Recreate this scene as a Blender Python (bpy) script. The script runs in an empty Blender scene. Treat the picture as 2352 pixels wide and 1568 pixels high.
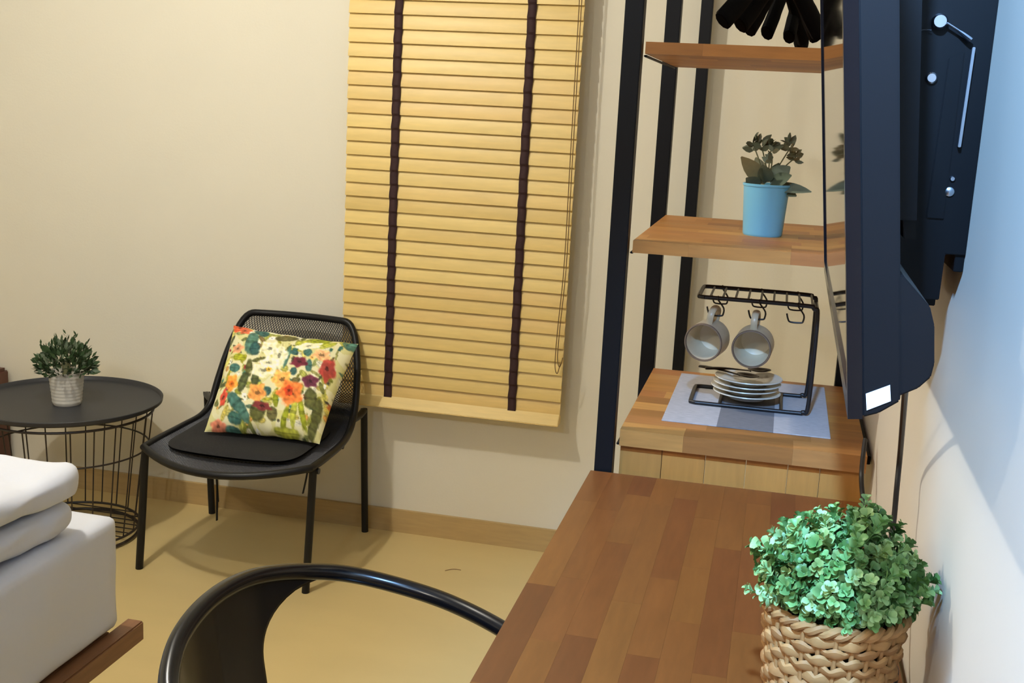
import bpy, bmesh, math, random
from mathutils import Vector, Matrix, noise
random.seed(7)
sc = bpy.context.scene
C = sc.collection
PI = math.pi

# ------------------------------------------------------------------ camera
F_PX, YAW, PITCH, ROLL = 2643.0, math.radians(12.814), math.radians(11.667), math.radians(2.912)
fwd = Vector((-math.sin(YAW), math.cos(YAW), 0)); right = Vector((math.cos(YAW), math.sin(YAW), 0)); up = Vector((0, 0, 1))
f2 = math.cos(PITCH)*fwd - math.sin(PITCH)*up
u2 = math.cos(PITCH)*up + math.sin(PITCH)*fwd
r3 = math.cos(ROLL)*right + math.sin(ROLL)*u2
u3 = -math.sin(ROLL)*right + math.cos(ROLL)*u2
cam_d = bpy.data.cameras.new('camera'); cam = bpy.data.objects.new('camera', cam_d); C.objects.link(cam)
cam_d.sensor_width = 36; cam_d.lens = F_PX/2352*36; cam_d.clip_start = .02
mw = Matrix.Identity(4)
for i in range(3):
    mw[i][0] = r3[i]; mw[i][1] = u3[i]; mw[i][2] = -f2[i]
mw[0][3], mw[1][3], mw[2][3] = 0, 0, 1.4
cam.matrix_world = mw
sc.camera = cam

# ------------------------------------------------------------------ world, lights, exposure
w = bpy.data.worlds.new('world'); sc.world = w; w.use_nodes = True
w.node_tree.nodes['Background'].inputs[0].default_value = (.9, .85, .8, 1)
w.node_tree.nodes['Background'].inputs[1].default_value = .02
def lamp(name, loc, power, color, radius):
    l = bpy.data.lights.new(name, 'POINT'); l.energy = power; l.color = color; l.shadow_soft_size = radius
    o = bpy.data.objects.new(name, l); o.location = loc; C.objects.link(o); return o
WARM = (1, .97, .88); PALE = (1, .935, .80); COOL = (.27, .54, 1)
lamp('ceiling_lamp_window_side', (-1.5, 1.86, 2.42), 34, WARM, .03)
lamp('ceiling_lamp_entrance_side', (-1.5, -.95, 2.42), 25, PALE, .03)
lamp('added_cool_fill', (-.75, -1.1, 2.42), 17, (.48, .7, 1), .06)  # added cool fill with no real fitting, lifts the shadows on bed and back wall
def spot(name, loc, target, power, color, radius, cone, blend):
    l = bpy.data.lights.new(name, 'SPOT'); l.energy = power; l.color = color; l.shadow_soft_size = radius; l.spot_size = math.radians(cone); l.spot_blend = blend
    o = bpy.data.objects.new(name, l); o.location = loc; C.objects.link(o)
    o.rotation_euler = (Vector(target)-Vector(loc)).to_track_quat('-Z', 'Y').to_euler(); return o
spot('cool_downlight_over_desk', (-.135, .12, 2.3), (.2, .79, 1.33), 205, COOL, .04, 68, .6)
sc.view_settings.view_transform = 'Standard'; sc.view_settings.look = 'None'
sc.view_settings.gamma = 1; sc.view_settings.use_curve_mapping = False
sc.view_settings.exposure = .84

# ------------------------------------------------------------------ helpers
def lin(c):
    return tuple((x/12.92 if x <= .04045 else ((x+.055)/1.055)**2.4) for x in (v/255 for v in c))
def tag(o, label=None, cat=None, group=None, kind=None):
    if label: o['label'] = label
    if cat: o['category'] = cat
    if group: o['group'] = group
    if kind: o['kind'] = kind
    return o
def thing(name, label, cat, loc=(0, 0, 0), group=None):
    o = bpy.data.objects.new(name, None); C.objects.link(o); o.location = loc; o.empty_display_size = .05
    return tag(o, label, cat, group)

class MB:
    def __init__(s): s.v = []; s.f = []; s.uv = None
    def add(s, vs, fs):
        n = len(s.v); s.v += [tuple(v) for v in vs]; s.f += [tuple(i+n for i in f) for f in fs]; return s
    def box(s, x0, x1, y0, y1, z0, z1):
        return s.add([(x0,y0,z0),(x1,y0,z0),(x1,y1,z0),(x0,y1,z0),(x0,y0,z1),(x1,y0,z1),(x1,y1,z1),(x0,y1,z1)],
                     [(0,3,2,1),(4,5,6,7),(0,1,5,4),(1,2,6,5),(2,3,7,6),(3,0,4,7)])
    def tube(s, pts, r, seg=10, closed=False, flat=None):
        P = [Vector(p) for p in pts]; n = len(P)
        R = r if isinstance(r, (list, tuple)) else [r]*n
        T = []
        for i in range(n):
            a = P[i-1] if (i > 0 or closed) else P[i]; b = P[(i+1) % n] if (i < n-1 or closed) else P[i]
            T.append((b-a).normalized())
        N = Vector((0, 0, 1)) if abs(T[0].z) < .9 else Vector((1, 0, 0))
        vs = []
        for i in range(n):
            N = (N - T[i]*N.dot(T[i])).normalized(); B = T[i].cross(N)
            for k in range(seg):
                a = 2*PI*k/seg
                fa, fb = (1, 1) if not flat else flat
                vs.append(P[i] + N*math.cos(a)*R[i]*fa + B*math.sin(a)*R[i]*fb)
        fs = []
        for i in range(n if closed else n-1):
            j = (i+1) % n
            for k in range(seg):
                k2 = (k+1) % seg
                fs.append((i*seg+k, i*seg+k2, j*seg+k2, j*seg+k))
        if not closed:
            fs.append(tuple(range(seg-1, -1, -1))); fs.append(tuple((n-1)*seg+k for k in range(seg)))
        return s.add(vs, fs)
    def lathe(s, prof, seg=40, c=(0, 0, 0)):
        vs = []; fs = []
        for (r, z) in prof:
            for k in range(seg):
                a = 2*PI*k/seg; vs.append((c[0]+r*math.cos(a), c[1]+r*math.sin(a), c[2]+z))
        for i in range(len(prof)-1):
            for k in range(seg):
                k2 = (k+1) % seg; fs.append((i*seg+k, i*seg+k2, (i+1)*seg+k2, (i+1)*seg+k))
        return s.add(vs, fs)
    def prism(s, poly, axis, a0, a1):
        n = len(poly); vs = []
        for a in (a0, a1):
            for (p, q) in poly:
                vs.append({'x': (a, p, q), 'y': (p, a, q), 'z': (p, q, a)}[axis])
        fs = [tuple(range(n)), tuple(range(2*n-1, n-1, -1))]
        for i in range(n):
            j = (i+1) % n; fs.append((i, i+n, j+n, j))
        return s.add(vs, fs)
    def grid(s, fn, nu, nv, closed_u=False):
        vs = [fn(i/nu, j/nv) for j in range(nv+1) for i in range(nu+1)]
        fs = [(j*(nu+1)+i, j*(nu+1)+i+1, (j+1)*(nu+1)+i+1, (j+1)*(nu+1)+i) for j in range(nv) for i in range(nu)]
        return s.add(vs, fs)
    def build(s, name, m, parent=None, smooth=True, bevel=0, fix=True, kind=None):
        me = bpy.data.meshes.new(name); me.from_pydata(s.v, [], s.f)
        if fix:
            bm = bmesh.new(); bm.from_mesh(me); bmesh.ops.recalc_face_normals(bm, faces=bm.faces)
            if bevel:
                bmesh.ops.bevel(bm, geom=list(bm.edges), offset=bevel, segments=2, affect='EDGES', clamp_overlap=True)
            bm.to_mesh(me); bm.free()
        if smooth:
            for p in me.polygons: p.use_smooth = True
            try: me.set_sharp_from_angle(angle=math.radians(40))
            except Exception: pass
        me.materials.append(m)
        o = bpy.data.objects.new(name, me); C.objects.link(o)
        if parent: put(o, parent)
        if kind: o['kind'] = kind
        return o
def put(o, parent):
    """parent while keeping the world-space mesh where it was modelled (parents carry only translation/rotation)"""
    o.parent = parent
    m = wm(parent)
    o.matrix_parent_inverse = m.inverted()
def wm(o):
    m = o.matrix_basis.copy()
    if o.parent: m = wm(o.parent) @ o.matrix_parent_inverse @ m
    return m
def cr(pts, n=8, closed=False):
    P = [Vector(p) for p in pts]; out = []; N = len(P)
    rng = range(N if closed else N-1)
    for i in rng:
        if closed: a, b, c, d = P[i-1], P[i], P[(i+1) % N], P[(i+2) % N]
        else: a, b, c, d = P[max(i-1, 0)], P[i], P[i+1], P[min(i+2, N-1)]
        for k in range(n):
            t = k/n
            out.append(.5*((2*b)+(c-a)*t+(2*a-5*b+4*c-d)*t*t+(3*b-a-3*c+d)*t**3))
    if not closed: out.append(P[-1])
    return out
def copy_part(src, parent, mat4):
    o = src.copy(); C.objects.link(o); o.parent = parent; o.matrix_parent_inverse = Matrix.Identity(4); o.matrix_basis = mat4
    return o

# ------------------------------------------------------------------ materials
def mat(name, col, rough=.5, metal=0, spec=.5, noise_amt=0, noise_scale=20, bump=0, bump_scale=60, coat=0, stretch=(1, 1, 1), sheen=0):
    m = bpy.data.materials.new(name); m.use_nodes = True; nt = m.node_tree; b = nt.nodes['Principled BSDF']
    c = lin(col); b.inputs['Base Color'].default_value = (*c, 1); b.inputs['Roughness'].default_value = rough
    b.inputs['Metallic'].default_value = metal; b.inputs['Specular IOR Level'].default_value = spec
    b.inputs['Coat Weight'].default_value = coat; b.inputs['Sheen Weight'].default_value = sheen
    if noise_amt or bump:
        tc = nt.nodes.new('ShaderNodeTexCoord'); mp = nt.nodes.new('ShaderNodeMapping'); mp.inputs['Scale'].default_value = stretch
        nt.links.new(tc.outputs['Object'], mp.inputs[0])
    if noise_amt:
        n = nt.nodes.new('ShaderNodeTexNoise'); n.inputs['Scale'].default_value = noise_scale; n.inputs['Detail'].default_value = 5
        nt.links.new(mp.outputs[0], n.inputs['Vector'])
        r = nt.nodes.new('ShaderNodeMapRange'); r.inputs[1].default_value = .3; r.inputs[2].default_value = .7
        r.inputs[3].default_value = 1-noise_amt; r.inputs[4].default_value = 1+noise_amt
        nt.links.new(n.outputs[0], r.inputs[0])
        mx = nt.nodes.new('ShaderNodeVectorMath'); mx.operation = 'SCALE'; mx.inputs[0].default_value = c
        nt.links.new(r.outputs[0], mx.inputs['Scale']); nt.links.new(mx.outputs[0], b.inputs['Base Color'])
    if bump:
        n2 = nt.nodes.new('ShaderNodeTexNoise'); n2.inputs['Scale'].default_value = bump_scale; n2.inputs['Detail'].default_value = 4
        nt.links.new(mp.outputs[0], n2.inputs['Vector'])
        bp = nt.nodes.new('ShaderNodeBump'); bp.inputs['Strength'].default_value = bump; bp.inputs['Distance'].default_value = .01
        nt.links.new(n2.outputs[0], bp.inputs['Height']); nt.links.new(bp.outputs[0], b.inputs['Normal'])
    return m
def wood(name, cols, axis='y', rough=.45, grain=.16, coat=0, spec=.4):
    """every board takes its own tone from the object's random number; grain runs along one axis"""
    m = bpy.data.materials.new(name); m.use_nodes = True; nt = m.node_tree; b = nt.nodes['Principled BSDF']
    oi = nt.nodes.new('ShaderNodeObjectInfo'); ramp = nt.nodes.new('ShaderNodeValToRGB'); ramp.color_ramp.interpolation = 'LINEAR'
    els = ramp.color_ramp.elements
    while len(els) < len(cols): els.new(.5)
    for i, c in enumerate(cols): els[i].position = i/(len(cols)-1); els[i].color = (*lin(c), 1)
    nt.links.new(oi.outputs['Random'], ramp.inputs[0])
    tc = nt.nodes.new('ShaderNodeTexCoord'); mp = nt.nodes.new('ShaderNodeMapping')
    mp.inputs['Scale'].default_value = {'y': (9, 1.2, 9), 'x': (1.2, 9, 9), 'z': (9, 9, 1.2)}[axis]
    nt.links.new(tc.outputs['Object'], mp.inputs[0])
    mul = nt.nodes.new('ShaderNodeMath'); mul.operation = 'MULTIPLY'; mul.inputs[1].default_value = 37
    nt.links.new(oi.outputs['Random'], mul.inputs[0])
    def layer(scale, lo, hi, det):
        n = nt.nodes.new('ShaderNodeTexNoise'); n.noise_dimensions = '4D'; n.inputs['Scale'].default_value = scale; n.inputs['Detail'].default_value = det
        nt.links.new(mp.outputs[0], n.inputs['Vector']); nt.links.new(mul.outputs[0], n.inputs['W'])
        r = nt.nodes.new('ShaderNodeMapRange'); r.inputs[1].default_value = .3; r.inputs[2].default_value = .7
        r.inputs[3].default_value = lo; r.inputs[4].default_value = hi
        nt.links.new(n.outputs[0], r.inputs[0]); return r
    a = layer(12, 1-grain, 1+grain, 6); c2 = layer(2.2, 1-grain*.9, 1+grain*.9, 2)
    mm = nt.nodes.new('ShaderNodeMath'); mm.operation = 'MULTIPLY'
    nt.links.new(a.outputs[0], mm.inputs[0]); nt.links.new(c2.outputs[0], mm.inputs[1])
    mx = nt.nodes.new('ShaderNodeVectorMath'); mx.operation = 'SCALE'
    nt.links.new(ramp.outputs[0], mx.inputs[0]); nt.links.new(mm.outputs[0], mx.inputs['Scale'])
    nt.links.new(mx.outputs[0], b.inputs['Base Color'])
    b.inputs['Roughness'].default_value = rough; b.inputs['Coat Weight'].default_value = coat; b.inputs['Specular IOR Level'].default_value = spec
    return m
M = {}
M['wall'] = mat('wall_paint_cream', (231, 224, 204), .75, spec=.2, noise_amt=.012, noise_scale=3, bump=.05, bump_scale=140)
M['wall_r'] = mat('wall_paint_right', (228, 219, 202), .75, spec=.2, noise_amt=.012, noise_scale=3, bump=.012, bump_scale=140)
M['ceil'] = mat('ceiling_white', (197, 193, 186), .8, spec=.2)
M['floor'] = mat('floor_vinyl_beige', (215, 190, 132), .42, spec=.35, noise_amt=.03, noise_scale=2.2, stretch=(1, 3, 1), bump=.02, bump_scale=30)
M['base'] = wood('baseboard_wood', [(189, 160, 108), (189, 160, 108)], 'x', .5, .06)
M['desk'] = wood('desk_stave_wood', [(101, 55, 24), (111, 61, 26), (118, 68, 28), (121, 72, 29), (114, 65, 27), (121, 73, 30), (106, 57, 24)], 'y', .4, .10, spec=.45)
M['shelf'] = wood('shelf_stave_wood', [(150, 97, 47), (176, 120, 57), (190, 135, 68), (167, 106, 54), (179, 127, 68)], 'x', .5, .11)
M['apron'] = wood('apron_pale_wood', [(185, 127, 60), (195, 137, 66), (191, 129, 58), (199, 140, 69)], 'z', .55, .07)
M['rail'] = wood('bed_frame_wood', [(123, 83, 53), (133, 90, 58)], 'y', .45, .14)
M['brown'] = wood('nightstand_wood', [(92, 58, 44), (98, 62, 46)], 'z', .5, .12)
M['slat'] = wood('blind_slat_wood', [(220, 189, 114), (229, 198, 123), (233, 204, 129), (225, 191, 119)], 'x', .42, .05)
M['slat_end'] = M['slat']
M['tape'] = mat('blind_tape_brown', (52, 26, 26), .8, noise_amt=.15, noise_scale=120)
M['cord'] = mat('blind_cord', (120, 92, 52), .7)
M['black'] = mat('black_powder_coat', (17, 17, 19), .42, spec=.35)
M['frame_black'] = mat('shelf_frame_black', (11, 11, 14), .5, spec=.25)
M['mesh'] = mat('chair_mesh_metal', (68, 68, 72), .45, spec=.5)
M['gloss'] = mat('gloss_black_metal', (11, 11, 13), .24, spec=.5)
M['tray'] = mat('tray_charcoal', (45, 46, 50), .5, noise_amt=.03, noise_scale=8)
M['wire'] = mat('table_wire_dark', (46, 36, 30), .45)
M['pad'] = mat('seat_pad_black', (30, 29, 30), .9, bump=.2, bump_scale=400)
M['white_pot'] = mat('white_pot_glaze', (214, 208, 196), .4)
M['blue_pot'] = mat('sky_blue_pot', (120, 192, 224), .38, coat=.1)
M['soil'] = mat('dark_soil', (40, 34, 26), .9, noise_amt=.3, noise_scale=90)
M['linen'] = mat('white_linen', (215, 217, 225), .85, spec=.2, bump=.35, bump_scale=9)
M['tv'] = mat('tv_shell_black', (12, 12, 15), .5, spec=.22)
M['bezel'] = mat('tv_bezel_gloss', (14, 14, 18), .2, spec=.5)
M['screen'] = mat('tv_screen_glass', (8, 8, 10), .04, spec=.6)
M['mount'] = mat('mount_black_steel', (7, 7, 9), .42, spec=.2)
M['steel'] = mat('bright_steel', (200, 205, 215), .25, metal=1)
M['sticker'] = mat('sticker_white', (225, 225, 232), .6)
M['cable'] = mat('cable_black', (26, 20, 18), .5)
M['rack'] = mat('rack_black_wire', (24, 21, 22), .4)
M['rim_brown'] = mat('mug_rim_brown', (110, 90, 72), .5)
M['mug_out'] = mat('mug_glaze_sand', (182, 164, 134), .35, noise_amt=.06, noise_scale=60)
M['mug_in'] = mat('mug_glaze_inside', (205, 188, 158), .3)
M['plate'] = mat('plate_glaze', (206, 198, 182), .3, noise_amt=.03, noise_scale=50)
M['spoon'] = mat('dark_steel_spoon', (61, 53, 47), .3, metal=.9)
M['hanger'] = mat('hanger_black_velvet', (6, 6, 8), .9, spec=.1)
M['thread'] = mat('thread_brown', (140, 105, 70), .8)
M['basket'] = wood('basket_rush', [(170, 126, 75), (183, 139, 85), (162, 117, 68), (176, 131, 80)], 'x', .65, .12)
M['liner'] = mat('basket_liner', (40, 34, 26), .9)
def leaf_mat(name, cols, rough=.45):
    m = wood(name, cols, 'z', rough, .08); return m
M['leaf_box'] = leaf_mat('boxwood_leaf', [(62, 101, 48), (99, 145, 76), (145, 189, 117), (77, 117, 54), (174, 211, 145), (119, 143, 67)])
M['leaf_small'] = leaf_mat('small_plant_leaf', [(52, 74, 44), (78, 100, 62), (62, 84, 56)])
M['leaf_small2'] = leaf_mat('small_plant_leaf_pale', [(112, 126, 100), (124, 136, 112)])
M['leaf_blue'] = leaf_mat('grey_green_leaf', [(117, 127, 106), (137, 144, 120), (102, 113, 89), (154, 146, 108)], .5)
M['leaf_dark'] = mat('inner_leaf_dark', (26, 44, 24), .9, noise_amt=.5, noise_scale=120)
M['stem'] = mat('plant_stem', (110, 110, 76), .6)

# placemat: woven pale grey with darker blocks
def mat_placemat():
    m = bpy.data.materials.new('placemat_weave'); m.use_nodes = True; nt = m.node_tree; b = nt.nodes['Principled BSDF']
    tc = nt.nodes.new('ShaderNodeTexCoord'); br = nt.nodes.new('ShaderNodeTexChecker')
    mp = nt.nodes.new('ShaderNodeMapping'); mp.inputs['Location'].default_value = (.529, .5, .5); mp.inputs['Scale'].default_value = (9.615, 0, 0)
    nt.links.new(tc.outputs['Object'], mp.inputs[0]); br.inputs['Scale'].default_value = 1
    nt.links.new(mp.outputs[0], br.inputs[0])
    br.inputs['Color2'].default_value = (*lin((116, 114, 116)), 1); br.inputs['Color1'].default_value = (*lin((176, 172, 172)), 1)
    wv = nt.nodes.new('ShaderNodeTexNoise'); wv.inputs['Scale'].default_value = 60
    mp2 = nt.nodes.new('ShaderNodeMapping'); mp2.inputs['Scale'].default_value = (1, 6, 1); nt.links.new(tc.outputs['Object'], mp2.inputs[0]); nt.links.new(mp2.outputs[0], wv.inputs['Vector'])
    r = nt.nodes.new('ShaderNodeMapRange'); r.inputs[1].default_value = .3; r.inputs[2].default_value = .7; r.inputs[3].default_value = .85; r.inputs[4].default_value = 1.12
    nt.links.new(wv.outputs[0], r.inputs[0])
    mx = nt.nodes.new('ShaderNodeVectorMath'); mx.operation = 'SCALE'; nt.links.new(br.outputs[0], mx.inputs[0]); nt.links.new(r.outputs[0], mx.inputs['Scale'])
    nt.links.new(mx.outputs[0], b.inputs['Base Color']); b.inputs['Roughness'].default_value = .85
    return m
M['mat'] = mat_placemat()

# ------------------------------------------------------------------ the room
D, W, XL, YF, ZC = 3.43, .2, -3.4, -2.3, 2.55
def struct(name, mb, m, label, cat, smooth=False):
    o = mb.build(name, m, smooth=smooth); return tag(o, label, cat, kind='structure')
struct('floor', MB().box(XL-.1, W+.1, YF-.1, D+.1, -.06, 0), M['floor'], 'plain beige vinyl floor of the bedroom', 'floor')
struct('ceiling', MB().box(XL-.1, W+.1, YF-.1, D+.1, ZC, ZC+.06), M['ceil'], 'white ceiling above the bedroom', 'ceiling')
struct('wall_back', MB().box(XL-.1, W+.1, D, D+.1, 0, ZC), M['wall'], 'cream wall behind the blind and mesh chair', 'wall')
struct('wall_right', MB().box(W, W+.1, YF-.1, D, 0, ZC), M['wall_r'], 'pale wall carrying the television', 'wall')
struct('wall_left', MB().box(XL-.1, XL, YF-.1, D, 0, ZC), M['wall'], 'cream wall on the bed side, out of view', 'wall')
struct('wall_front', MB().box(XL, W, YF-.1, YF, 0, ZC), M['brown'], 'brown panelled wall behind the viewer', 'wall')
struct('baseboard_back', MB().box(XL, W, D-.012, D, 0, .0765), M['base'], 'pale wood baseboard along the back wall', 'baseboard')

# ------------------------------------------------------------------ venetian blind
bl = thing('venetian_blind', 'pale wooden venetian blind with dark brown tapes on the back wall', 'blind', (-.958, 3.36, .44))
BX0, BX1, BY, PITCHZ = -1.314, -.602, 3.362, .04175
ang = math.radians(76)      # from horizontal, room edge down
ca, sa = math.cos(ang), math.sin(ang)
sl = MB(); L = (BX1-BX0)/2; hw = .025; th = .0014
prof = []
for k in range(7):
    t = -1+2*k/6; prof.append((t*hw, .0022*(1-t*t)))
pr = [(a, b+th) for a, b in prof] + [(a, b-th) for a, b in reversed(prof)]
pr = [(-(a*ca) - b*sa, -(a*sa) + b*ca) for a, b in pr]      # a>0 = room edge (−Y, down)
pr = [(p, q) for p, q in pr]
sl.prism(pr, 'x', -L, L)
slat0 = None
for k in range(38):
    z = .473 + hw*sa + k*PITCHZ - .0005
    if slat0 is None:
        slat0 = sl.build('slat', M['slat'], bl); base = Matrix.Translation((0, 0, 0))
        slat0.matrix_parent_inverse = Matrix.Identity(4)
        o = slat0
    else:
        o = copy_part(slat0, bl, Matrix.Identity(4))
    o.matrix_basis = Matrix.Translation(Vector(((BX0+BX1)/2, BY, z)) - bl.location) @ Matrix.Rotation(math.radians(random.uniform(-.8, .8)), 4, 'X')
ztop = .473 + 38*PITCHZ
br_prof = [(-.012, -.016), (.014, -.018), (.014, .006), (-.001, .017), (-.0135, .012)]
MB().prism([(BY-.008+p, .462+q) for p, q in [(-.026, -.0165), (-.024, -.0195), (.02, -.018), (.022, .006), (-.001, .014)]], 'x', BX0, BX1).build('bottom_rail', M['slat'], bl, bevel=.0015)
MB().box(BX0, BX1, BY-.03, BY+.03, ztop+.02, ztop+.075).build('head_rail', M['slat'], bl, bevel=.002)
MB().box(BX0-.003, BX1+.003, BY-.045, BY-.032, ztop-.01, ztop+.08).build('valance', M['slat'], bl, bevel=.002)
for s in (0, 1):
    MB().box((BX0+.05, BX1-.09)[s], (BX0+.09, BX1-.05)[s], BY+.025, D, ztop+.03, ztop+.07).build('mounting_bracket', M['steel'], bl)
for xc in (-1.157, -.7535):
    def tp(u, v, xc=xc):
        z = .4455 + v*(ztop+.02-.4455)
        ph = ((z-.473)/PITCHZ) % 1
        y = BY - hw*ca - .0045 + .006*ph
        return (xc + (u-.5)*.0255 + .0008*math.sin(z*95), y, z)
    m_ = MB().grid(tp, 2, 39*6)
    o = m_.build('ladder_tape', M['tape'], bl)
    so = o.modifiers.new('solid', 'SOLIDIFY'); so.thickness = .0012
for (x, zz, yy) in ((-.607, .66, BY-.028), (-.613, .64, BY-.031)):
    pts = [(x, yy, ztop), (x+.001, yy, 1.3), (x+.002, yy-.001, .95), (x-.006, yy-.002, .75), (x-.008, yy-.002, zz), (x, yy-.002, zz-.03), (x+.008, yy-.002, zz)]
    MB().tube(cr(pts, 8), .0014, 6).build('pull_cord', M['cord'], bl)

# ------------------------------------------------------------------ desk of staves
desk = thing('desk', 'long brown butcher block desk running along the right wall', 'desk', (-.05, 1.25, 0))
def staves(parent, x0, x1, y0, y1, z0, z1, along, sw, lmin, lmax, m, rnd, gap=.00012, name='stave'):
    a0, a1, b0, b1 = (y0, y1, x0, x1) if along == 'y' else (x0, x1, y0, y1)
    n = max(1, round((b1-b0)/sw)); w_ = (b1-b0)/n
    for i in range(n):
        p = a0 - rnd.uniform(0, lmin)
        while p < a1-.001:
            q = p + rnd.uniform(lmin, lmax)
            if a1-q < lmin*.4: q = a1
            lo, hi = max(p, a0), min(q, a1)
            if hi-lo > .004:
                bb = (b0+i*w_+gap/2, b0+(i+1)*w_-gap/2); aa = (lo+gap/2, hi-gap/2)
                dz = rnd.uniform(-.00006, 0)
                xs, ys = (bb, aa) if along == 'y' else (aa, bb)
                cx, cy = (xs[0]+xs[1])/2, (ys[0]+ys[1])/2
                mb = MB().box(xs[0]-cx, xs[1]-cx, ys[0]-cy, ys[1]-cy, z0, z1+dz)
                o = mb.build(name, m, None, smooth=False, fix=False)
                o.location = (cx, cy, 0); put(o, parent)
            p = q
staves(desk, -.296, .192, .35, 2.004, .72, .75, 'y', .0406, .16, .42, M['desk'], random.Random(11))
for x in (-.265, .16):
    for y in (.42, 1.93):
        MB().box(x-.02, x+.02, y-.02, y+.02, 0, .72).build('leg', M['frame_black'], desk, smooth=False)
MB().box(-.245, .14, 1.91, 1.95, .68, .72).build('cross_rail', M['frame_black'], desk, smooth=False)

# ------------------------------------------------------------------ black steel wardrobe frame with wood shelves
su = thing('open_wardrobe', 'open wardrobe of black steel posts with wooden shelves by the back wall', 'wardrobe', (-.04, 2.3, 0))
PW = .0325
for (x, y) in ((-.291, 2.011), (-.2845, 2.588), (-.274, 3.375), (.1505, 2.588)):
    MB().box(x, x+PW, y, y+PW, 0, 2.2).build('post', M['frame_black'], su, smooth=False, bevel=.0015)
def bar(x0, x1, y0, y1, z0, z1, name='frame_bar'): MB().box(x0, x1, y0, y1, z0, z1).build(name, M['frame_black'], su, smooth=False, bevel=.001)
bar(-.288, -.262, 2.045, 2.586, 2.165, 2.198); bar(-.281, -.256, 2.622, 3.374, 2.165, 2.198)
bar(.152, .178, 2.622, 3.377, 2.165, 2.198)
bar(-.25, .149, 2.59, 2.615, 2.165, 2.198); bar(-.24, .1985, 3.378, 3.404, 2.165, 2.198)
bar(-.256, .196, 2.012, 2.042, 2.165, 2.198)
MB().tube([(-.038, 2.042, 1.783), (-.038, 2.59, 1.783)], .0125, 14).build('hanging_rod', M['frame_black'], su)
for y in (2.03, 2.6):
    bar(-.048, -.028, y-.006, y+.006, 1.775, 2.17, 'rod_hanger')
rs = random.Random(5)
def shelf(x0, x1, y0, y1, z0, z1):
    s = bpy.data.objects.new('shelf', None); C.objects.link(s); s.location = (x0, y0, z0); put(s, su); s.matrix_parent_inverse = Matrix.Identity(4); s.location = Vector((x0, y0, z0))-su.location
    staves(s, x0, x1, y0, y1, z0, z1, 'x', .055, .09, .2, M['shelf'], rs)
shelf(-.25, .186, 2.0275, 2.566, .796, .827)
shelf(-.251, .186, 2.0275, 2.585, 1.152, 1.174)
shelf(-.2515, .186, 2.012, 2.56, 1.494, 1.514)
for z0, y1 in ((.796, 2.566), (1.152, 2.585), (1.494, 2.56)):
    bar(-.2575, -.2515, 2.045, y1-.01, z0-.004, z0-.0005, 'shelf_bracket'); bar(.1866, .1985, 2.1, y1, z0-.004, z0+.012, 'shelf_bracket')
# pale apron under the lower shelf
xs = [-.25, -.172, -.093, -.02, .054, .11, .186]
for i in range(len(xs)-1):
    MB().box(xs[i]+.0006, xs[i+1]-.0006, 2.046, 2.062, .72, .7955).build('apron_board', M['apron'], su, smooth=False, bevel=.0008)

# ------------------------------------------------------------------ clothes hangers over the top shelf
def hanger(loc, yaw, label):
    t = thing('clothes_hanger', label, 'hanger', loc, 'black hangers on the wardrobe rod'); t.rotation_euler.z = yaw
    mb = MB()
    for q in (-1, 1):
        pts = [(0, 0, .0), (q*.03, 0, -.012), (q*.07, 0, -.045), (q*.108, 0, -.08), (q*.136, 0, -.104), (q*.142, 0, -.110)]
        mb.tube(cr(pts, 5), [.018]*6+[.019]*8+[.02]*8+[.0185]*2+[.014]*2, 10, flat=(1.0, .62))
    b = mb.build('shoulder', M['hanger']); b.parent = t
    hk = [(0, 0, -.005), (0, 0, .06), (.02, 0, .085), (.02, 0, .11), (.0, 0, .1345), (-.017, 0, .125), (-.021, 0, .108)]
    h = MB().tube(cr(hk, 6), .0022, 8).build('hook', M['steel']); h.parent = t
for (x, y, a, lab) in ((-.046, 2.17, 54, 'nearest black hanger above the top shelf, its left arm towards the viewer'), (-.034, 2.26, 61, 'second black hanger from the front above the top shelf'),
                  (-.04, 2.36, 69, 'third black hanger from the front above the top shelf'), (-.028, 2.45, 77, 'fourth black hanger from the front above the top shelf'),
                  (-.004, 2.54, 84, 'rearmost black hanger above the top shelf, beside the television edge')):
    hanger((x, y, 1.664), math.radians(a), lab)

# ------------------------------------------------------------------ placemat, rack, mugs, plates, spoons
pm = MB().box(-.158, .152, -.208, .208, -.001, .001).build('placemat', M['mat'], smooth=False, bevel=.0004)
pm.location = (-.026, 2.325, .8282); tag(pm, 'pale grey checked placemat on the lower wardrobe shelf', 'placemat')
zr = .8292+.004
rk = thing('mug_rack', 'black wire mug rack standing on the grey placemat', 'rack', (-.03, 2.335, .829))
def roundrect(x0, x1, y0, y1, z, r, n=5):
    P = []
    for cx, cy, a0 in ((x1-r, y1-r, 0), (x0+r, y1-r, 90), (x0+r, y0+r, 180), (x1-r, y0+r, 270)):
        for k in range(n+1):
            a = math.radians(a0+90*k/n); P.append((cx+r*math.cos(a), cy+r*math.sin(a), z))
    return P
RX0, RX1, RY0, RY1, RZ1 = -.143, .084, 2.262, 2.41, 1.047
def side_wire(y):
    return cr([(RX0+.01, y, zr), (RX1-.03, y, zr), (RX1-.008, y, zr+.003), (RX1+.002, y, zr+.02), (RX1+.002, y, RZ1-.025), (RX1-.006, y, RZ1-.005), (RX1-.03, y, RZ1), (RX0+.012, y, RZ1)], 6)
for y in (RY0, RY1): MB().tube(side_wire(y), .0042, 10).build('side_wire', M['rack'], rk)
for z in (zr, RZ1):
    MB().tube(cr([(RX0+.012, RY0, z), (RX0+.003, RY0+.004, z), (RX0, RY0+.018, z), (RX0, RY1-.018, z), (RX0+.003, RY1-.004, z), (RX0+.012, RY1, z)], 6), .0042, 10).build('end_wire', M['rack'], rk)
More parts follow.
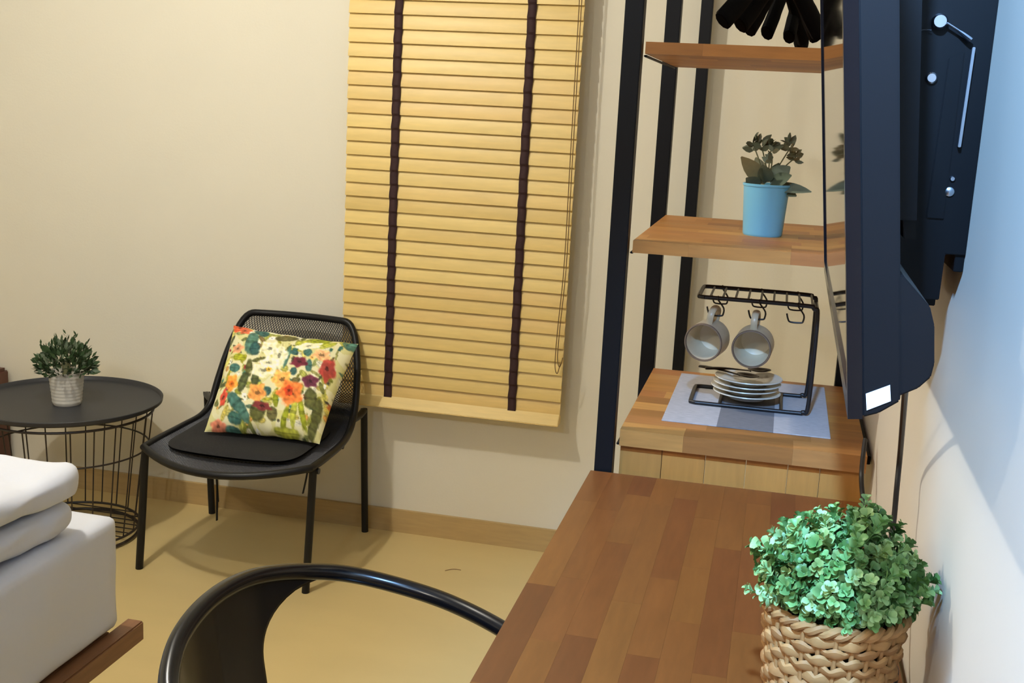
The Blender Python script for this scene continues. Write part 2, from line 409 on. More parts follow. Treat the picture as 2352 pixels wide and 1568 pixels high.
MB().tube([(RX1+.002, RY0, RZ1-.015), (RX1+.002, RY1, RZ1-.015)], .0036, 8).build('end_wire', M['rack'], rk)
for k in range(9):
    x = RX0+.022+k*.0245; MB().tube([(x, RY0, RZ1), (x, RY1, RZ1)], .0024, 6).build('cross_wire', M['rack'], rk)
for x in (-.085, .035): MB().tube([(x, RY0, zr), (x, RY1, zr)], .0036, 8).build('base_wire', M['rack'], rk)
for y, s in ((RY0, 1), (RY1, -1)):
    for x in (-.105, -.025, .048):
        P = [(x, y, RZ1+.004), (x, y-.004*s, RZ1-.002), (x+.012, y-.001*s, RZ1-.018), (x+.012, y-.001*s, RZ1-.03), (x+.008, y-.001*s, RZ1-.034), (x-.012, y-.001*s, RZ1-.034), (x-.017, y-.001*s, RZ1-.028), (x-.02, y-.001*s, RZ1-.018)]
        MB().tube(cr(P, 3), .0018, 6).build('hook', M['rack'], rk)
def mug(mouth, axis, label, roll):
    t = thing('mug', label, 'mug', mouth, 'mugs hanging on the wire rack')
    # local: mouth at origin, +z towards the base
    R0, H = .0375, .078
    prof = [(R0-.0035, .004), (R0-.004, .02), (R0-.004, .055), (R0-.009, .068), (.015, .0735), (.0002, .0738)]
    out = [(.0002, H), (.02, H), (.027, H-.003), (R0-.004, H-.012), (R0, H-.025), (R0+.0005, .02), (R0, .0015), (R0-.0018, 0), (R0-.0035, .004)]
    t.rotation_mode = 'QUATERNION'
    q = Vector(axis).to_track_quat('Z', 'Y'); t.rotation_quaternion = q
    b = MB().lathe(out, 40).build('body', M['mug_out']); b.parent = t
    i = MB().lathe(prof, 40).build('inside_glaze', M['mug_in']); i.parent = t
    rr = MB().lathe([(R0-.0036, .0035), (R0-.0022, -.0008), (R0-.0004, -.0006), (R0+.0006, .003)], 40).build('rim', M['rim_brown']); rr.parent = t
    # handle on the upper side
    upl = q.inverted() @ Vector((0, 0, 1)); upl.z = 0; upl.normalize(); upl = Matrix.Rotation(roll, 3, 'Z') @ upl
    hp = [upl*(R0-.002)+Vector((0, 0, .016)), upl*(R0+.016)+Vector((0, 0, .014)), upl*(R0+.027)+Vector((0, 0, .026)), upl*(R0+.027)+Vector((0, 0, .044)), upl*(R0+.016)+Vector((0, 0, .058)), upl*(R0-.002)+Vector((0, 0, .057))]
    h = MB().tube(cr(hp, 6), .0052, 10, flat=(.8, 1.3)).build('handle', M['mug_out']); h.parent = t
mug((-.125, 2.212, .9655), (.02, .08, .004), 'sand coloured mug hanging leftmost on the wire rack', .15)
mug((-.0325, 2.212, .961), (.008, .08, .006), 'sand coloured mug hanging in the middle of the wire rack', 0)
for k in range(4):
    prof = [(.0003, .004), (.034, .004), (.037, .0055), (.05, .0095), (.066, .0125), (.068, .0135), (.0672, .0152), (.065, .0148), (.05, .0118), (.037, .0085), (.032, .0068), (.0003, .0065)]
    prof = [(.0003, 0), (.036, 0), (.038, .003)] + prof[3:]
    o = MB().lathe(prof, 48).build('saucer', M['plate'])
    o.location = (-.038 + (.003, -.002, .002, .004)[k], 2.33+(.0, .002, -.001, .001)[k], .8375+k*.0098)
    tag(o, ('bottom saucer of the stack inside the mug rack', 'second saucer from the bottom of the stack in the rack', 'third saucer from the bottom of the stack in the rack', 'top saucer of the stack, under the spoons')[k], 'saucer', 'stacked saucers in the mug rack')
def spoon(p0, p1, label, z):
    d = Vector(p1)-Vector(p0); Ls = d.length; t = thing('teaspoon', label, 'spoon', p0); t.rotation_euler.z = math.atan2(d.y, d.x)
    h = MB().tube(cr([(0, 0, .003), (Ls*.3, 0, .0045), (Ls*.62, 0, .002), (Ls*.7, 0, .0005)], 6), [.007, .0078, .008, .0078, .0074, .007, .0064, .0058, .0052, .0046, .004, .0036, .0034, .0032, .003, .003, .0032, .0036, .0036], 8, flat=(.35, 1)).build('handle', M['spoon']); h.parent = t
    def bowl(u, v):
        a = u*2*PI; r = v
        x = Ls*.83 + Ls*.18*r*math.cos(a); y = .0165*r*math.sin(a); return (x, y, .005*r*r-.0005)
    b = MB().grid(bowl, 20, 5).build('bowl', M['spoon']); b.parent = t
    so = b.modifiers.new('s', 'SOLIDIFY'); so.thickness = .001
spoon((-.135, 2.362, .8835), (-.015, 2.305, .8835), 'dark teaspoon lying across the top saucer, bowl nearest the viewer', 0)
spoon((-.122, 2.335, .886), (.008, 2.372, .886), 'dark teaspoon lying across the top saucer, bowl towards the wall', 0)

# ------------------------------------------------------------------ plants
def leaf_mesh(L, w_, fold=.25, curl=.2, n=4):
    mb = MB(); vs = []; fs = []
    for i in range(n+1):
        t = i/n; ww = w_*.5*math.sin(PI*min(1, (t*.93+.05)))**.8*(1-.25*t); z = curl*L*t*t
        for s in (-1, 0, 1): vs.append((s*ww, t*L, z+abs(s)*fold*ww))
    for i in range(n):
        for s in range(2):
            a = i*3+s; fs.append((a, a+1, a+4, a+3))
    return mb.add(vs, fs)
def orient(loc, direction, twist=0, scale=1):
    q = Vector(direction).to_track_quat('Y', 'Z')
    return Matrix.Translation(loc) @ q.to_matrix().to_4x4() @ Matrix.Rotation(twist, 4, 'Y') @ Matrix.Scale(scale, 4)

# blue pot with grey green plant on the middle shelf
bp = thing('potted_plant', 'grey green leafy plant in a sky blue pot on the middle shelf', 'plant', (-.033, 2.285, 1.174))
MB().lathe([(.0003, .0), (.036, 0), (.0372, .002), (.0378, .004), (.0435, .094), (.0452, .095), (.0455, .0985), (.0442, .0995), (.043, .098), (.0418, .085), (.0003, .085)], 48, bp.location).build('pot', M['blue_pot'], bp)
MB().lathe([(.0003, .0865), (.03, .0875), (.0419, .0858)], 24, bp.location).build('soil', M['soil'], bp)
def pz(x, y):    # crop pixels of the plant's own drawing -> metres around the pot axis
    return Vector(((x-530)*.000194*.905, 0, (640-y)*.000194*.905+.096))
rb = random.Random(3)
lf = []
FACE = Vector((-.15, -1, .35))
def orient_n(loc, d, nrm, roll=0, scale=1):
    y = Vector(d).normalized(); z = (Vector(nrm)-y*Vector(nrm).dot(y)).normalized(); x = y.cross(z)
    m = Matrix.Identity(4)
    for i in range(3): m[i][0] = x[i]; m[i][1] = y[i]; m[i][2] = z[i]
    return Matrix.Translation(loc) @ m @ Matrix.Rotation(roll, 4, 'Y') @ Matrix.Scale(scale, 4)
LV = [((520,610),(230,335),.030,-.02),((500,600),(385,350),.026,.015),((540,600),(470,400),.028,-.03),((560,600),(765,420),.034,-.01),((570,610),(795,505),.024,-.035),((450,650),(300,560),.026,-.02),
      ((560,640),(1010,690),.028,-.03),((500,640),(280,655),.024,.02),((545,590),(600,440),.024,.03),((560,560),(640,400),.02,.02),((510,590),(420,470),.024,-.04),((600,620),(860,735),.022,-.02)]
ST = [((500,600),(345,215)),((540,600),(560,320)),((560,590),(745,215)),((560,590),(810,320)),((540,560),(440,230)),((540,560),(545,215))]
for (a, b, wd, yy) in LV:
    A = bp.location+pz(*a); B = bp.location+pz(*b); B.y += yy
    dd = B-A; mb = leaf_mesh(dd.length, wd*1.25, .25, .05, 6)
    o = mb.build('leaf', M['leaf_blue']); o.matrix_basis = orient_n(A, dd, FACE, rb.uniform(-.6, .6)); put(o, bp)
    o.matrix_parent_inverse = Matrix.Translation(bp.location).inverted()
sm = leaf_mesh(.021, .0135, .3, .2, 3).build('leaf', M['leaf_blue'], None)
first = True
for (a, b) in ST:
    A = bp.location+pz(*a); B = bp.location+pz(*b); B.y += rb.uniform(-.03, .02)
    mid = (A+B)/2+Vector((rb.uniform(-.005, .005), 0, .006))
    MB().tube(cr([A, mid, B], 5), .0012, 6).build('stem', M['stem'], bp)
    for k in range(9):
        an = rb.uniform(0, 2*PI); d_ = Vector((math.cos(an), math.sin(an)*.8, rb.uniform(-.25, .9)))
        mt = Matrix.Translation(-bp.location) @ orient_n(B+Vector((0, 0, rb.uniform(-.012, .01))), d_, FACE+Vector((rb.uniform(-.6, .6), 0, rb.uniform(-.6, .8))), rb.uniform(-.5, .5), rb.uniform(.7, 1.2))
        if first: sm.parent = bp; sm.matrix_basis = mt; first = False
        else: copy_part(sm, bp, mt)
for top in ((395,110),(722,85)):
    B = bp.location+pz(*top)
    for k in range(3): copy_part(sm, bp, Matrix.Translation(-bp.location) @ orient(B-Vector((0, 0, .012)), (rb.uniform(-.3, .3), rb.uniform(-.3, .3), 1), rb.uniform(0, 3), .8))

# white ribbed pot plant on the round table
TZ = .43
wp = thing('potted_plant', 'bushy little green plant in a white ribbed pot on the round table', 'plant', (-2.078, 3.025, TZ))
prof = [(.0003, 0), (.039, 0), (.0415, .004)]
for k in range(8):
    z = .012+k*.011; r = .042+.010*(z/.1); prof += [(r, z-.003), (r+.0008, z), (r, z+.003)]
prof += [(.0525, .098), (.0538, .1), (.0538, .1045), (.052, .105), (.0505, .1), (.049, .09), (.0003, .09)]
MB().lathe(prof, 44, wp.location).build('pot', M['white_pot'], wp)
rw = random.Random(8)
def foliage(mb, centre, rx, ry, z0, z1, n, L, wd, rnd, inner=.35, flare=1.0):
    for i in range(n):
        a = rnd.uniform(0, 2*PI); e = math.asin(rnd.uniform(-.15, 1)); rr = rnd.uniform(inner, 1)**.6
        d = Vector((math.cos(a)*math.cos(e), math.sin(a)*math.cos(e), math.sin(e)))
        p = Vector(centre)+Vector((d.x*rx*rr, d.y*ry*rr, z0+max(-.015, d.z)*(z1-z0)*rr))
        dd = (d+Vector((rnd.uniform(-.7, .7), rnd.uniform(-.7, .7), rnd.uniform(-.3, .9))))
        m4 = orient(p, dd, rnd.uniform(-1.5, 1.5), rnd.uniform(.7, 1.25)); lm = leaf_mesh(L, wd, .3, .2, 2)
        mb.add([m4 @ Vector(v) for v in lm.v], lm.f)
mb = MB(); foliage(mb, wp.location, .088, .08, .105, .2, 420, .022, .013, rw)
for k in range(16):
    a = rw.uniform(0, 2*PI); e = rw.uniform(.2, 1.3); d = Vector((math.cos(a)*math.cos(e), math.sin(a)*math.cos(e), math.sin(e)))
    tip = Vector(wp.location)+Vector((d.x*.105, d.y*.09, .105+d.z*.115))
    for q in range(7):
        dd = d+Vector((rw.uniform(-.9, .9), rw.uniform(-.9, .9), rw.uniform(-.6, .9))); m4 = orient(tip-d*.008*q, dd, rw.uniform(-1, 1), .8); lm = leaf_mesh(.02, .011, .3, .2, 2)
        mb.add([m4 @ Vector(v) for v in lm.v], lm.f)
o = mb.build('foliage', M['leaf_small'], wp, fix=False); o['kind'] = 'stuff'
mb = MB(); foliage(mb, wp.location, .084, .08, .105, .19, 110, .02, .014, rw, .8)
o = mb.build('pale_foliage', M['leaf_small2'], wp, fix=False); o['kind'] = 'stuff'; o['label'] = 'pale grey green leaves'
MB().tube([(wp.location.x, wp.location.y, TZ+.09), (wp.location.x, wp.location.y, TZ+.13)], .012, 8).build('stem', M['stem'], wp)

# basket plant on the desk
BC = Vector((.0945, 1.2, .7502))
bk = thing('potted_plant', 'dense boxwood plant in a woven rush basket on the desk', 'plant', BC)
HB, RB0, RB1, NS = .143, .058, .0715, 26
def brad(z): return RB0+(RB1-RB0)*(z/HB)**.8
NR = 13
for i in range(NR):
    z = .006+i*(HB-.018)/(NR-1); r0 = brad(z); ph = (i % 2)*PI
    pts = []
    nseg = NS*6
    for k in range(nseg):
        a = 2*PI*k/nseg; wv = math.sin(NS/2*a+ph)
        pts.append((BC.x+(r0+.0028*wv)*math.cos(a), BC.y+(r0+.0028*wv)*math.sin(a), BC.z+z+.0012*math.sin(NS*a+i)))
    rad = [.006*(.86+.14*math.sin(NS/2*2*PI*k/nseg*2+i)) for k in range(nseg)]
    MB().tube(pts, rad, 7, closed=True, flat=(1.08, .6)).build('weave_row', M['basket'], bk)
for k in range(NS):
    a = 2*PI*(k+.5)/NS
    MB().tube([(BC.x+brad(z)*math.cos(a), BC.y+brad(z)*math.sin(a), BC.z+z) for z in (.002, HB*.35, HB*.7, HB)], .0026, 6).build('stake', M['basket'], bk)
for s in (0, 1):
    pts = []
    for k in range(150):
        a = 2*PI*k/150; p = 15*a+s*PI; pts.append((BC.x+(RB1+.0035*math.cos(p))*math.cos(a), BC.y+(RB1+.0035*math.cos(p))*math.sin(a), BC.z+HB+.0035*math.sin(p)))
    MB().tube(pts, .0042, 7, closed=True).build('rim_braid', M['basket'], bk)
MB().lathe([(.0003, .001), (RB0-.006, .001), (RB1-.008, HB-.01), (.0003, HB-.012)], 32, BC).build('liner', M['liner'], bk)
rg = random.Random(21)
sprigs = []
def paddle(L, wd):
    mb = MB(); rows = ((0, .08, 0), (.35, .62, .06), (.7, 1.0, .1), (.92, .72, .06), (1.0, .2, .02)); vs = []; fs = []
    for t, ww, z in rows:
        for q in (-1, 0, 1): vs.append((q*ww*wd/2, t*L, z*L+abs(q)*.18*ww*wd))
    for i in range(len(rows)-1):
        for q in range(2):
            k = i*3+q; fs.append((k, k+1, k+4, k+3))
    return mb.add(vs, fs)
for v in range(6):
    mb = MB(); lean = Vector((rg.uniform(-.25, .25), rg.uniform(-.25, .25), 1))
    for pr_ in range(5):
        z = -.014+pr_*.0062; nl = 3 if pr_ < 4 else 4
        for k in range(nl):
            a = 2*PI*k/nl+pr_*1.1+rg.uniform(-.3, .3); tilt = rg.uniform(.05, .55)+.12*pr_
            d = Vector((math.cos(a)*math.cos(tilt), math.sin(a)*math.cos(tilt), math.sin(tilt)))
            L = rg.uniform(.0095, .0135)*(1 if pr_ < 4 else .8)
            lm = paddle(L, L*.78); m4 = orient(lean*z, d, rg.uniform(-.6, .6)); mb.add([m4 @ Vector(q) for q in lm.v], lm.f)
    mb.tube([tuple(lean*-.035), tuple(lean*.012)], .0008, 4)
    sprigs.append(mb.build('sprig', M['leaf_box'], None, fix=False))
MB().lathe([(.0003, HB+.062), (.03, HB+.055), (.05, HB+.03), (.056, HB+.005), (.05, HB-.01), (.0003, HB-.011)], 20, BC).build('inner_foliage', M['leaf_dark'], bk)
cnt = 0
top = Vector((.0, 0, HB))
def zmat(p, d, s):
    q = Vector(d).to_track_quat('Z', 'Y'); return Matrix.Translation(p) @ q.to_matrix().to_4x4() @ Matrix.Rotation(rg.uniform(0, 6), 4, 'Z') @ Matrix.Scale(s, 4)
spl = []
N = 240
for i in range(N):
    g = (i+.5)/N; e = math.asin(-.02+1.02*g); a = i*2.39996
    d = Vector((math.cos(a)*math.cos(e), math.sin(a)*math.cos(e), math.sin(e)))
    rr = rg.uniform(.72, 1.06)
    sq = .80+.2*min(1, d.z/.25); p = Vector((d.x*.083*rr*sq+.001, d.y*.08*rr*sq, HB+.008+d.z*.084*rr))
    spl.append((p, d+Vector((rg.uniform(-.4, .4), rg.uniform(-.4, .4), rg.uniform(-.2, .6))), rg.uniform(.8, 1.2)))
for (x, y, z) in ((-.083, -.01, .15), (.02, .02, .248), (.026, .03, .238), (-.02, -.02, .24), (.055, .03, .222), (.07, .035, .2)):
    spl.append((Vector((x, y, z)), Vector((x, y, z-.1)), .8))
used = set()
for i, (p, d, s) in enumerate(spl):
    v = i % 6
    if v not in used: o = sprigs[v]; used.add(v); o.parent = bk; o.matrix_basis = zmat(p, d, s)
    else: copy_part(sprigs[v], bk, zmat(p, d, s))

# ------------------------------------------------------------------ television and mount
tv = thing('television', 'black television tilted forward on the right wall, seen from its side', 'television', (.0648, 1.29, 1.184))
tv.rotation_euler = (0, math.radians(-6.6), math.radians(-.4))
def tvp(mb, name, m, bevel=0, smooth=False):
    o = mb.build(name, m, None, smooth=smooth, bevel=bevel); o.parent = tv; return o
TH, TW = .52, .43
bz = tvp(MB().box(0, .0105, -TW, TW, 0, .017).box(0, .0105, -TW, TW, TH-.016, TH).box(0, .0105, -TW, -TW+.016, .017, TH-.016).box(0, .0105, TW-.016, TW, .017, TH-.016), 'bezel', M['bezel'])
tvp(MB().box(.002, .008, -TW+.016, TW-.016, .017, TH-.016), 'screen', M['screen'])
tvp(MB().prism([(.0106, .001), (.022, .004), (.037, .013), (.0375, .02), (.0375, TH-.004), (.0106, TH-.001)], 'y', -TW+.001, TW-.001), 'rear_shell', M['tv'], .0012)
tvp(MB().prism([(.036, .016), (.05, .022), (.0585, .03), (.061, .04), (.061, .068), (.058, .082), (.04, .105), (.036, .105)], 'y', -TW+.004, TW-.004), 'rear_housing', M['tv'], .001)
st = tvp(MB().prism([(.0135, .0065), (.0305, .0135), (.03, .0255), (.013, .019)], 'y', -TW+.0002, -TW+.0009), 'sticker', M['sticker'])
st['label'] = 'blank white sticker'
tvp(MB().box(.0376, .041, -TW+.07, TW-.07, .2, TH-.05), 'rear_panel', M['tv'])
mt_ = thing('tv_mount', 'black steel bracket holding the television to the right wall', 'bracket', (.199, 1.4, 1.22))
def mp_(mb, name, m='mount', bevel=.0008, smooth=False): return mb.build(name, M[m], mt_, smooth=smooth, bevel=bevel)
mp_(MB().box(.1895, .1995, 1.337, 1.5, 1.243, 1.95), 'wall_plate')
for y in (1.333, 1.5):
    poly = [(.135, 1.209), (.178, 1.211), (.1785, 1.262), (.1995, 1.262), (.1995, 1.9), (.051, 1.9), (.068, 1.6), (.086, 1.42), (.099, 1.305), (.124, 1.298), (.13, 1.24)]
    mp_(MB().prism(poly, 'y', y, y+.003), 'side_flange')
mp_(MB().prism([(.163, 1.2), (.178, 1.2), (.178, 1.9), (.163, 1.9)], 'y', 1.36, 1.48), 'arm_box')
mp_(MB().prism([(.154, 1.3), (.157, 1.47), (.172, 1.478), (.172, 1.3)], 'y', 1.3305, 1.3328), 'cover_plate', 'mount')
mp_(MB().prism([(.1765, 1.378), (.1795, 1.378), (.1815, 1.482), (.1785, 1.482)], 'y', 1.324, 1.3328), 'steel_strip', 'steel', .0005)
def disc(x, z, r, d, m='steel', name='bolt'):
    mb = MB(); mb.tube([(x, 1.3329, z), (x, 1.3329-d*.7, z), (x, 1.3329-d, z)], [r, r, r*.75], 16); return mp_(mb, name, m, 0, True)
disc(.143, 1.507, .0085, .012, name='tilt_knob'); disc(.142, 1.449, .006, .005); disc(.176, 1.344, .0028, .003); disc(.1745, 1.33, .005, .003)
mp_(MB().tube(cr([(.15, 1.324, 1.5055), (.163, 1.324, 1.498), (.176, 1.324, 1.489)], 5), [.0014]*6+[.002, .0024, .0028, .003, .003], 8), 'tilt_lever', 'steel', 0, True)
mp_(MB().tube(cr([(.116, 1.331, 1.494), (.127, 1.329, 1.498), (.136, 1.327, 1.498)], 5), .0007, 6), 'wire_loop', 'steel', 0, True)
for y in (1.15, 1.43):
    pl = [(.079+.0, 1.42), (.1075, 1.42), (.0855, 1.62), (.061, 1.62)]
    mp_(MB().prism([(.0985, 1.31), (.125, 1.31), (.071, 1.9), (.0335, 1.88)], 'y', y, y+.022), 'tv_rail', 'mount')
mp_(MB().prism([(.118, 1.29), (.13, 1.29), (.112, 1.4), (.1, 1.4)], 'y', 1.18, 1.5), 'cross_bar', 'mount')

# cables
c1 = MB().tube(cr([(.124, 1.13, 1.225), (.138, 1.2, 1.15), (.151, 1.3, 1.1), (.171, 1.45, 1.0), (.172, 1.45, .955), (.172, 1.44, .915), (.1685, 1.42, .88), (.166, 1.4, .84), (.17, 1.36, .79), (.172, 1.3, .757)], 8), .0034, 8).build('power_cable', M['cable'])
tag(c1, 'thin black power cable hanging from the television behind the boxwood plant', 'cable')
c2 = MB().tube(cr([(.178, 2.02, .86), (.1745, 1.985, .835), (.1725, 1.95, .815), (.176, 1.94, .79), (.182, 1.92, .765), (.1875, 1.9, .754), (.187, 1.75, .7535)], 8), .004, 8).build('aerial_cable', M['cable'])
tag(c2, 'black cable dropping beside the wardrobe shelf to the desk', 'cable')
c3 = MB().tube(cr([(.172, 1.34, .757), (.176, 1.29, .79), (.1735, 1.26, .77), (.176, 1.2, .754), (.182, 1.05, .7535), (.185, .8, .7535)], 8), .0033, 8).build('desk_cable', M['cable'])
tag(c3, 'black cable lying on the desk at the right of the basket', 'cable')

# ------------------------------------------------------------------ mesh lounge chair
ch = thing('mesh_chair', 'low black metal mesh armchair standing against the back wall', 'chair', (-1.485, 3.12, 0))
XC = -1.462
KEY = [(0, 2.86, .381, .258), (.18, 2.95, .383, .2605), (.40, 3.08, .387, .257), (.53, 3.17, .398, .245), (.60, 3.22, .43, .2385), (.70, 3.256, .50, .233), (1, 3.345, .705, .205)]
kp = cr([(k[1], k[2], k[3]) for k in KEY], 12)
def prof_at(v):
    f = v*(len(kp)-1); i = min(int(f), len(kp)-2); return kp[i].lerp(kp[i+1], f-i)
def S(u, v):      # u -1..1, v 0..1
    p = prof_at(v); b = 1-u*u
    fb = max(0, 1-v/.35)
    y = p.x - .105*b*fb*fb; z = p.y - .018*b*fb*fb - .012*b*math.sin(PI*min(1, v/.55))
    y += .022*b*max(0, (v-.5)/.5)*.8
    cx = XC + .005*v
    hw_ = p.z
    if v > .86:
        t = (v-.86)/.14; hw_ -= .055*(1-math.sqrt(max(0, 1-t*t)))
    return Vector((cx+u*hw_, y, z))
VS = [v/30 for v in range(26)] + [.86+.14*math.sin(PI/2*k/10) for k in range(1, 10)]
path = [S(-1, v) for v in VS] + [S(-1+2*k/10, 1) for k in range(0, 11)] + [S(1, v) for v in reversed(VS)] + [S(1-2*k/16, 0) for k in range(1, 16)]
MB().tube(path, .0108, 12, closed=True).build('rim_tube', M['black'], ch)
mb = MB(); NU, NV = 44, 96
idx = {}
def vid(i, j):
    if (i, j) not in idx:
        idx[(i, j)] = len(mb.v); mb.v.append(tuple(S(-1+2*i/(2*NU), j/(2*NV))))
    return idx[(i, j)]
for j in range(0, 2*NV-1):
    for i in range(j % 2, 2*NU-1, 2):
        if j+2 <= 2*NV and i+2 <= 2*NU:
            if i+1 <= 2*NU: mb.f.append((vid(i+1, j), vid(i+2, j+1), vid(i+1, j+2), vid(i, j+1)))
me = mb.build('seat_mesh', M['mesh'], ch, smooth=False, fix=False, kind='stuff')
wf = me.modifiers.new('wire', 'WIREFRAME'); wf.thickness = .0036; wf.use_even_offset = False; wf.use_replace = True; wf.use_boundary = True
def leg(pts, r=.0112): MB().tube(pts, r, 12).build('leg', M['black'], ch)
leg(cr([(-1.748, 2.872, 0), (-1.7335, 2.871, .19), (-1.722, 2.87, .355), (-1.717, 2.874, .374)], 5))
leg(cr([(-1.224, 2.88, 0), (-1.2145, 2.88, .19), (-1.2065, 2.88, .36), (-1.206, 2.884, .376)], 5))
leg(cr([(-1.233, 3.386, 0), (-1.24, 3.386, .2), (-1.246, 3.386, .398), (-1.245, 3.378, .41), (-1.235, 3.32, .413), (-1.227, 3.236, .42)], 6))
leg(cr([(-1.77, 3.362, 0), (-1.779, 3.362, .2), (-1.786, 3.362, .4), (-1.784, 3.355, .412), (-1.745, 3.3, .42), (-1.697, 3.243, .435)], 6))
for (y, z, xa, xb) in ((2.885, .366, -1.718, -1.19), (3.13, .366, -1.712, -1.215)):
    MB().tube([(xa, y, z), (xb, y, z)], .009, 10).build('cross_bar', M['black'], ch)

# black seat pad with ties
pd = thing('seat_pad', 'thin black seat pad with hanging ties on the mesh chair', 'cushion', (-1.455, 3.0, .4))
def padf(u, v):
    a = -1+2*u; b = -1+2*v
    # superellipse-like rounded square
    k = 1/max(1e-6, (abs(a)**6+abs(b)**6)**(1/6))*max(abs(a), abs(b)) if (a or b) else 1
    return a*k, b*k, max(0, 1-max(abs(a), abs(b))**4)
mb = MB()
for s in (1, -1):
    def pf(u, v, s=s):
        x, y, h = padf(u, v)
        base_ = S(max(-1, min(1, x*.78)), .05+.40*(y*.5+.5))
        return (XC+x*.205, 2.855+(y*.5+.5)*.33-.02*(1-x*x)*(1-(y*.5+.5)), max(base_.z, .372)+.016+s*(.003+.013*h**.5) )
    mb.grid(pf, 26, 26)
mb.build('pad', M['pad'], pd)
MB().tube(cr([(-1.60, 3.1, .37), (-1.612, 3.09, .28), (-1.604, 3.08, .2), (-1.6, 3.07, .1)], 6), .006, 6, flat=(.3, 1)).build('tie', M['pad'], pd)
MB().tube(cr([(-1.622, 3.1, .37), (-1.62, 3.11, .3), (-1.626, 3.12, .22), (-1.622, 3.12, .14)], 6), .006, 6, flat=(.3, 1)).build('tie', M['pad'], pd)
MB().tube(cr([(-1.255, 2.96, .37), (-1.256, 2.955, .33), (-1.266, 2.95, .27)], 6), .006, 6, flat=(.3, 1)).build('tie', M['pad'], pd)

# floral cushion
def cushion():
    ZTL, ZTR, ZBL, ZBR = (352, 222), (1640, 425), (75, 1305), (1330, 1430)
    TL, TR, BL, BR = Vector((-1.612, 3.205, .687)), Vector((-1.203, 3.205, .668)), Vector((-1.585, 2.965, .413)), Vector((-1.232, 2.985, .412))
    n = 130
    import bisect
    CRM = (250, 244, 196)
    # (x, y, rx, ry, angle, colour, kind) in the print's own drawing units
    PR = []
    rp = random.Random(4)
    base_cols = [(226, 218, 150), (238, 232, 190), (214, 208, 120), (240, 236, 205)]
    def add(*a): PR.append(a)
    # soft background leaves
    for i in range(95):
        add(rp.uniform(100, 1600), rp.uniform(230, 1450), rp.uniform(40, 110), rp.uniform(14, 34), rp.uniform(0, 180), rp.choice([(196, 190, 84), (170, 172, 80), (228, 214, 120), (150, 160, 96), (244, 240, 212), (206, 198, 110), (122, 128, 74)]), 'leaf')
    for i in range(85):
        add(rp.uniform(80, 1650), rp.uniform(240, 1460), rp.uniform(45, 105), rp.uniform(10, 24), rp.uniform(0, 180), rp.choice([(146, 150, 58), (116, 118, 62), (96, 128, 104), (186, 180, 60), (132, 110, 70), (170, 168, 96), (214, 196, 96), (90, 96, 62)]), 'leaf')
    for i in range(70):
        add(rp.uniform(120, 1600), rp.uniform(250, 1450), rp.uniform(14, 40), rp.uniform(10, 26), rp.uniform(0, 180), rp.choice([(196, 110, 60), (60, 112, 100), (120, 120, 50), (150, 60, 60), (246, 240, 210), (84, 78, 60), (226, 170, 90)]), rp.choice(['leaf', 'flower']))
    # teal leaves
    for a in ((690, 340, 110, 50, 35), (600, 480, 85, 115, 10), (640, 560, 70, 60, 0), (420, 745, 80, 40, 10), (470, 1110, 75, 130, -40), (540, 1200, 60, 90, -30), (780, 1000, 75, 42, -10), (1190, 600, 55, 40, -40), (440, 1240, 90, 50, 15), (1210, 740, 40, 55, 0), (1055, 800, 45, 35, 0), (1050, 600, 60, 25, 20), (1590, 470, 60, 45, 0), (980, 640, 30, 110, 15), (380, 1330, 120, 26, 5)):
        add(*a, rp.choice([(66, 112, 104), (84, 128, 114), (58, 100, 98)]), 'leaf')
    # yellow-green palms
    for a in ((1280, 460, 150, 45, 15), (1130, 480, 100, 40, -20), (470, 640, 100, 32, 10), (1080, 1200, 40, 130, 8), (1170, 1200, 36, 140, -12), (980, 1260, 36, 120, 20), (1000, 1370, 180, 34, 6), (1330, 420, 90, 40, 0), (890, 1090, 36, 60, 0), (1380, 500, 110, 26, -30)):
        add(*a, rp.choice([(176, 180, 44), (160, 168, 40), (190, 192, 70)]), 'leaf')
    # dark olive
    for a in ((960, 420, 140, 40, -5), (700, 680, 110, 20, -8), (590, 760, 50, 80, 0), (530, 900, 60, 90, 20), (900, 600, 20, 60, 30), (1250, 1060, 80, 90, 0), (700, 1180, 100, 90, 20), (1090, 890, 60, 26, 0), (660, 870, 50, 60, 0), (1320, 1180, 60, 120, 10), (1270, 1330, 50, 90, 20), (850, 1210, 70, 60, 0)):
        add(*a, rp.choice([(96, 98, 52), (110, 104, 60), (84, 92, 56)]), 'leaf')
    # pale cream flowers
    for a in ((790, 560, 80, 75, 0), (900, 640, 70, 110, 10), (800, 720, 90, 60, 0), (740, 790, 110, 60, 0), (1190, 520, 120, 40, -10), (900, 340, 140, 22, 6)):
        add(*a, (240, 236, 196), 'flower')
    # orange and red flowers
    for a, c in (((430, 265, 80, 60, 20), (206, 82, 46)), ((510, 320, 60, 45, 0), (196, 96, 62)), ((400, 900, 65, 75, 0), (236, 150, 60)), ((690, 1010, 85, 75, 0), (236, 152, 78)), ((940, 880, 90, 80, 0), (242, 176, 92)), ((1040, 1010, 115, 105, 0), (228, 120, 58)), ((1110, 705, 75, 48, 0), (104, 34, 50)), ((1400, 760, 70, 100, 10), (164, 62, 54)), ((1240, 895, 70, 55, 0), (96, 40, 62)), ((310, 1040, 40, 75, 10), (196, 70, 52)), ((740, 1140, 90, 36, 12), (120, 48, 52)), ((1330, 620, 80, 55, 0), (236, 178, 124)), ((440, 540, 60, 45, 0), (214, 150, 110)), ((240, 1290, 80, 50, 10), (206, 122, 96)), ((1020, 990, 40, 46, 0), (196, 66, 34)), ((395, 905, 26, 28, 0), (210, 104, 36)), ((800, 780, 24, 20, 0), (226, 178, 62))):
        add(*a, c, 'flower')
